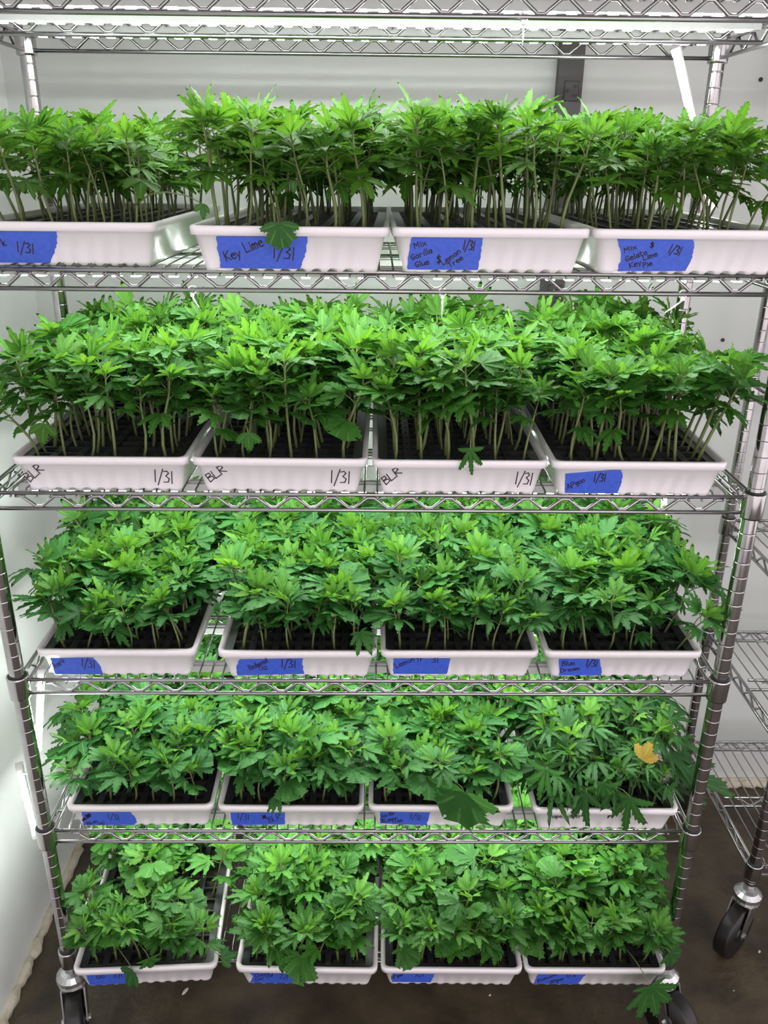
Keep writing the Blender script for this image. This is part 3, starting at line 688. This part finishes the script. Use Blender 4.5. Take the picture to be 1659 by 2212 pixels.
for k in 'BCDEF':
    for i in range(4):
        tid = f'{k}{i+1}'; rnd = random.Random('plants'+tid); style = 'narrow' if tid == 'E4' else STYLE_OF[k]
        left = SINGLE[k]; gaps = dict(F1=.55, D2=.22, E1=.25, E2=.15, C2=.15, B1=.28, B2=.28, B3=.28, B4=.26, F2=.22, F3=.22, F4=.16, E3=.15).get(tid, .10)
        for r in range(NR):
            order = list(range(NC))
            for c in order:
                if r > 0 and rnd.random() < (max(gaps, .34) if r < 3 and k in 'DEF' else gaps*(1.8 if r < 3 else 1)): continue
                lx = -NC*CP/2+(c+.5)*CP+rnd.uniform(-.004, .004); ly = IY0+(r+.5)*RP+rnd.uniform(-.004, .004)
                p = TR[tid] @ Vector((lx, ly, PLUGZ))
                pi = rnd.randrange(9); P = PROTO[style][pi]
                sc = rnd.uniform(.84, 1.14) * (.86 if r < 2 and k in 'DEF' else .95 if r < 1 and k == 'C' else .88 if k == 'B' else 1) * (.9 if tid == 'F1' else 1) * dict(B1=.9, B2=1.0, B3=.98, B4=.95).get(tid, 1.0)
                tx = rnd.gauss(0, .09) ; ty = rnd.gauss(0, .09)
                if i == 0 and c == 0: ty -= .28
                if i == 3 and c == NC-1: ty += .28
                # tilt: forward (towards the viewer) about x, sideways about y
                Rm = Matrix.Rotation(ty, 4, 'Y') @ Matrix.Rotation(-tx if tx > 0 else -tx, 4, 'X') @ Matrix.Rotation(rnd.uniform(0, 6.28), 4, 'Z')
                M = Matrix.Translation(p) @ Rm @ Matrix.Scale(sc, 4)
                if left > 0:
                    left -= 1
                    e = empty('seedling'); e.matrix_world = M
                    link('stem', P['stem'], e)
                    for kd, sd, mt, Ml in P['leaves']: link('leaf', leaf_mesh(kd, sd, mt), e, Ml)
                    tp = TPOS[i] + ('' if i in (0, 3) else ' from left')
                    tag(e, f'cannabis cutting {ORD[c]} from left, {ROWW[r]} cell row, {TPOS[i]} tray, {SHW[k]} planted shelf', 'plant', f'cuttings in the {TPOS[i]} tray on the {SHW[k]} planted shelf')
                    PLANTS[(tid, r, c)] = e
                else:
                    mass[style].append((pi, np.array(M)))
# everything behind the front cell rows: one mesh
VV = []; FL = []; SZ = []; UU = []; MM = []; off = 0
slots = ['leaf_bright', 'leaf_mid', 'leaf_cool', 'leaf_deep', 'leaf_young', 'stem_green']
for style, lst in mass.items():
    ls = slots.index(STYLES[style][4])
    for pi, M in lst:
        V, flat, sizes, U, MI = PROTO[style][pi]['lo']
        VV.append(V @ M[:3, :3].T + M[:3, 3]); FL.append(flat+off); SZ.append(sizes); UU.append(U); off += len(V)
        MM.append(np.choose(MI, [ls, 4, 5]))
V = np.vstack(VV).astype(np.float32); FL = np.concatenate(FL).astype(np.int32); SZ = np.concatenate(SZ).astype(np.int32); U = np.vstack(UU).astype(np.float32); MM = np.concatenate(MM).astype(np.int32)
me = bpy.data.meshes.new('seedling_mass')
me.vertices.add(len(V)); me.vertices.foreach_set('co', V.ravel())
me.loops.add(len(FL)); me.loops.foreach_set('vertex_index', FL)
me.polygons.add(len(SZ)); st = np.concatenate([[0], np.cumsum(SZ)[:-1]]).astype(np.int32)
me.polygons.foreach_set('loop_start', st); me.polygons.foreach_set('loop_total', SZ)
for s in slots: me.materials.append(MAT[s])
me.polygons.foreach_set('material_index', MM); me.polygons.foreach_set('use_smooth', np.ones(len(SZ), dtype=bool))
ul = me.uv_layers.new(name='UVMap'); ul.data.foreach_set('uv', U[FL].ravel())
me.update(calc_edges=True); me.validate()
print('MASS plants', sum(len(x) for x in mass.values()), 'tris', int((SZ-2).sum()))
tag(link('seedling_mass', me), 'dense green cannabis cuttings filling the rear cells of all trays', 'plants', kind='stuff')

# ---------------------------------------------------------------- leaves that hang over the tray rims
def px_at(px, py, y): return Vector(ray_plane(px, py, (0, y, 0), np.array([0.0, 1.0, 0.0])))
def hang_leaf(tid, c, kind, seed, mat, hub, tip, y, yt=None, r=0, size=None):
    e = PLANTS[(tid, r, c)]; H = px_at(hub[0], hub[1], y); T = px_at(tip[0], tip[1], y if yt is None else yt)
    V, F, U, MI, L = leaf_arrays(kind, 12, seed)
    V = V.copy(); V[:, 2] = V[:, 2]*.22; V[:, 1] = V[:, 1]*(.5 if kind[0] == 'n' else .9)
    keep = [i for i, q in enumerate(MI) if q == 0]; F2 = [F[i] for i in keep]
    pet = V[9][0]; length = max(v[0] for v in V)-pet
    sc = ((T-H).length/length) if size is None else size
    x = (T-H).normalized(); n = (Vector(CAM)-H).normalized() + Vector((0, 0, .5)); n = (n-x*n.dot(x)).normalized(); yv = n.cross(x)
    Wm = Matrix.Translation(H) @ Matrix(((x.x, yv.x, n.x, 0), (x.y, yv.y, n.y, 0), (x.z, yv.z, n.z, 0), (0, 0, 0, 1))) @ Matrix.Scale(sc, 4) @ Matrix.Translation((-pet, 0, 0))
    Mi = e.matrix_basis.inverted()
    link('leaf', make_mesh('leaf', V, F2, U, [0]*len(F2), [mat]), e, Mi @ Wm)
    root = e.matrix_basis @ Vector((0, 0, 0.045)); mid = (root+H)/2 + Vector((0, -.004, .016))
    mb = MB(); mb.tube([Mi @ root, Mi @ (root.lerp(mid, .5)+Vector((0, 0, .006))), Mi @ mid, Mi @ (mid.lerp(H, .6)+Vector((0, 0, .004))), Mi @ H], [.0013, .0012, .0011, .001, .0008], 5)
    mb.build('petiole', 'stem_green', e, True)
hang_leaf('B2', 2, 'trim5', 0, 'leaf_mid', (602, 483), (607, 522), -.062, size=.75)
hang_leaf('B1', 5, 'tri3', 0, 'leaf_mid', (437, 440), (438, 476), -.02)
hang_leaf('C2', 1, 'tri3', 1, 'leaf_mid', (536, 935), (534, 993), -.024, size=.8)
hang_leaf('C3', 3, 'narrow5', 0, 'leaf_mid', (1016, 968), (1018, 1036), -.032)
hang_leaf('C1', 0, 'tri3', 2, 'leaf_bright', (95, 915), (92, 965), -.02)
hang_leaf('E3', 3, 'trim5', 2, 'leaf_deep', (1003, 1712), (978, 1786), -.045)
hang_leaf('E4', 2, 'narrow5', 0, 'leaf_deep', (1362, 1722), (1340, 1818), -.035)
hang_leaf('E4', 1, 'narrow5', 1, 'leaf_deep', (1268, 1712), (1226, 1784), -.032)
hang_leaf('E4', 0, 'narrow5', 2, 'leaf_deep', (1180, 1660), (1150, 1745), -.03)
hang_leaf('E4', 3, 'narrow7', 1, 'leaf_deep', (1300, 1690), (1318, 1788), -.03)
hang_leaf('E4', 5, 'narrow7', 0, 'leaf_deep', (1462, 1672), (1602, 1678), .03)
hang_leaf('E4', 4, 'tri3', 1, 'leaf_dying', (1388, 1642), (1424, 1580), -.005, r=0, size=1.0)
hang_leaf('F1', 2, 'palm5', 0, 'leaf_mid', (322, 2070), (330, 2108), -.10, size=.9)
hang_leaf('F1', 1, 'tri3', 0, 'leaf_deep', (288, 2098), (268, 2134), -.105)
hang_leaf('F1', 5, 'tri3', 2, 'leaf_deep', (478, 2072), (512, 2058), -.09)
hang_leaf('F4', 4, 'palm7', 0, 'leaf_deep', (1404, 2132), (1425, 2205), -.13)
hang_leaf('F4', 5, 'trim5', 1, 'leaf_deep', (1448, 2058), (1476, 2104), -.09, size=.8)
hang_leaf('D4', 5, 'palm5', 1, 'leaf_deep', (1560, 1302), (1612, 1318), .02, size=.85)

# ---------------------------------------------------------------- small things
def zip_tie(p, tail, label):
    e = empty('zip_tie', p); mb = MB()
    mb.tube([(0.0055*math.cos(a), 0.002*math.sin(a*2), 0.0055*math.sin(a)) for a in [k*math.pi/6 for k in range(13)]], 0.0012, 5); mb.build('loop', 'white_nylon', e, True)
    mb = MB(); mb.box((0, -0.004, -0.006), (0.005, 0.004, 0.005)); mb.build('lock_head', 'white_nylon', e)
    t = Vector(tail); mb = MB(); mb.tube([(0, -0.004, -0.008), tuple(t*.5+Vector((0, -.004, -.004))), tuple(t)], [.0014, .0013, .0010], 5); mb.build('tail', 'white_nylon', e, True)
    tag(e, label, 'zip tie', 'white zip ties on the shelf wires')
zip_tie((0.190, 0.0, 1.837), (0.000, -.004, -.032), 'white zip tie hanging down from the topmost shelf front')
zip_tie((-0.252, 0.0, 1.498), (0.008, -.002, -.024), 'white zip tie with short tail below the Key Lime tray')
zip_tie((0.100, 0.0, 1.498), (0.000, -.002, -.034), 'white zip tie hanging straight down left of the raceway')
zip_tie((0.440, 0.0, 1.498), (-.022, -.002, -.026), 'white zip tie with slanted tail under the highest planted shelf, right')
rnd = random.Random(8)
for q, (px, py, sz, lab) in enumerate([(1568, 2062, .006, 'small pale crumb on the floor left of the paired specks'), (1640, 2056, .008, 'pale crumb on the floor nearest the right picture edge'), (1585, 2140, .004, 'tiny pale crumb lowest on the floor at right'), (1058, 2150, .006, 'faint pale crumb on the floor below the bottom trays'), (400, 2142, .010, 'thin pale sliver on the floor below the leftmost bottom tray')]):
    p = Vector(ray_plane(px, py, (0, 0, 0), np.array([0.0, 0, 1.0]))); mb = MB()
    a = rnd.uniform(0, 3); n = 6
    el = 3.0 if q == 4 else 1.5
    top = [(sz*.35*el*math.cos(t)*math.cos(a)-sz*.35*math.sin(t)*math.sin(a), sz*.35*el*math.cos(t)*math.sin(a)+sz*.35*math.sin(t)*math.cos(a)) for t in [k*6.283/n for k in range(n)]]
    mb.add([(x, y, 0) for x, y in top]+[(x*.7, y*.7, sz*.4*rnd.uniform(.6, 1.2)) for x, y in top], [tuple(range(n, 2*n))]+[(k, (k+1) % n, (k+1) % n+n, k+n) for k in range(n)])
    o = mb.build('floor_crumb', 'crumb'); o.location = p; tag(o, lab, 'crumb', 'crumbs on the floor')
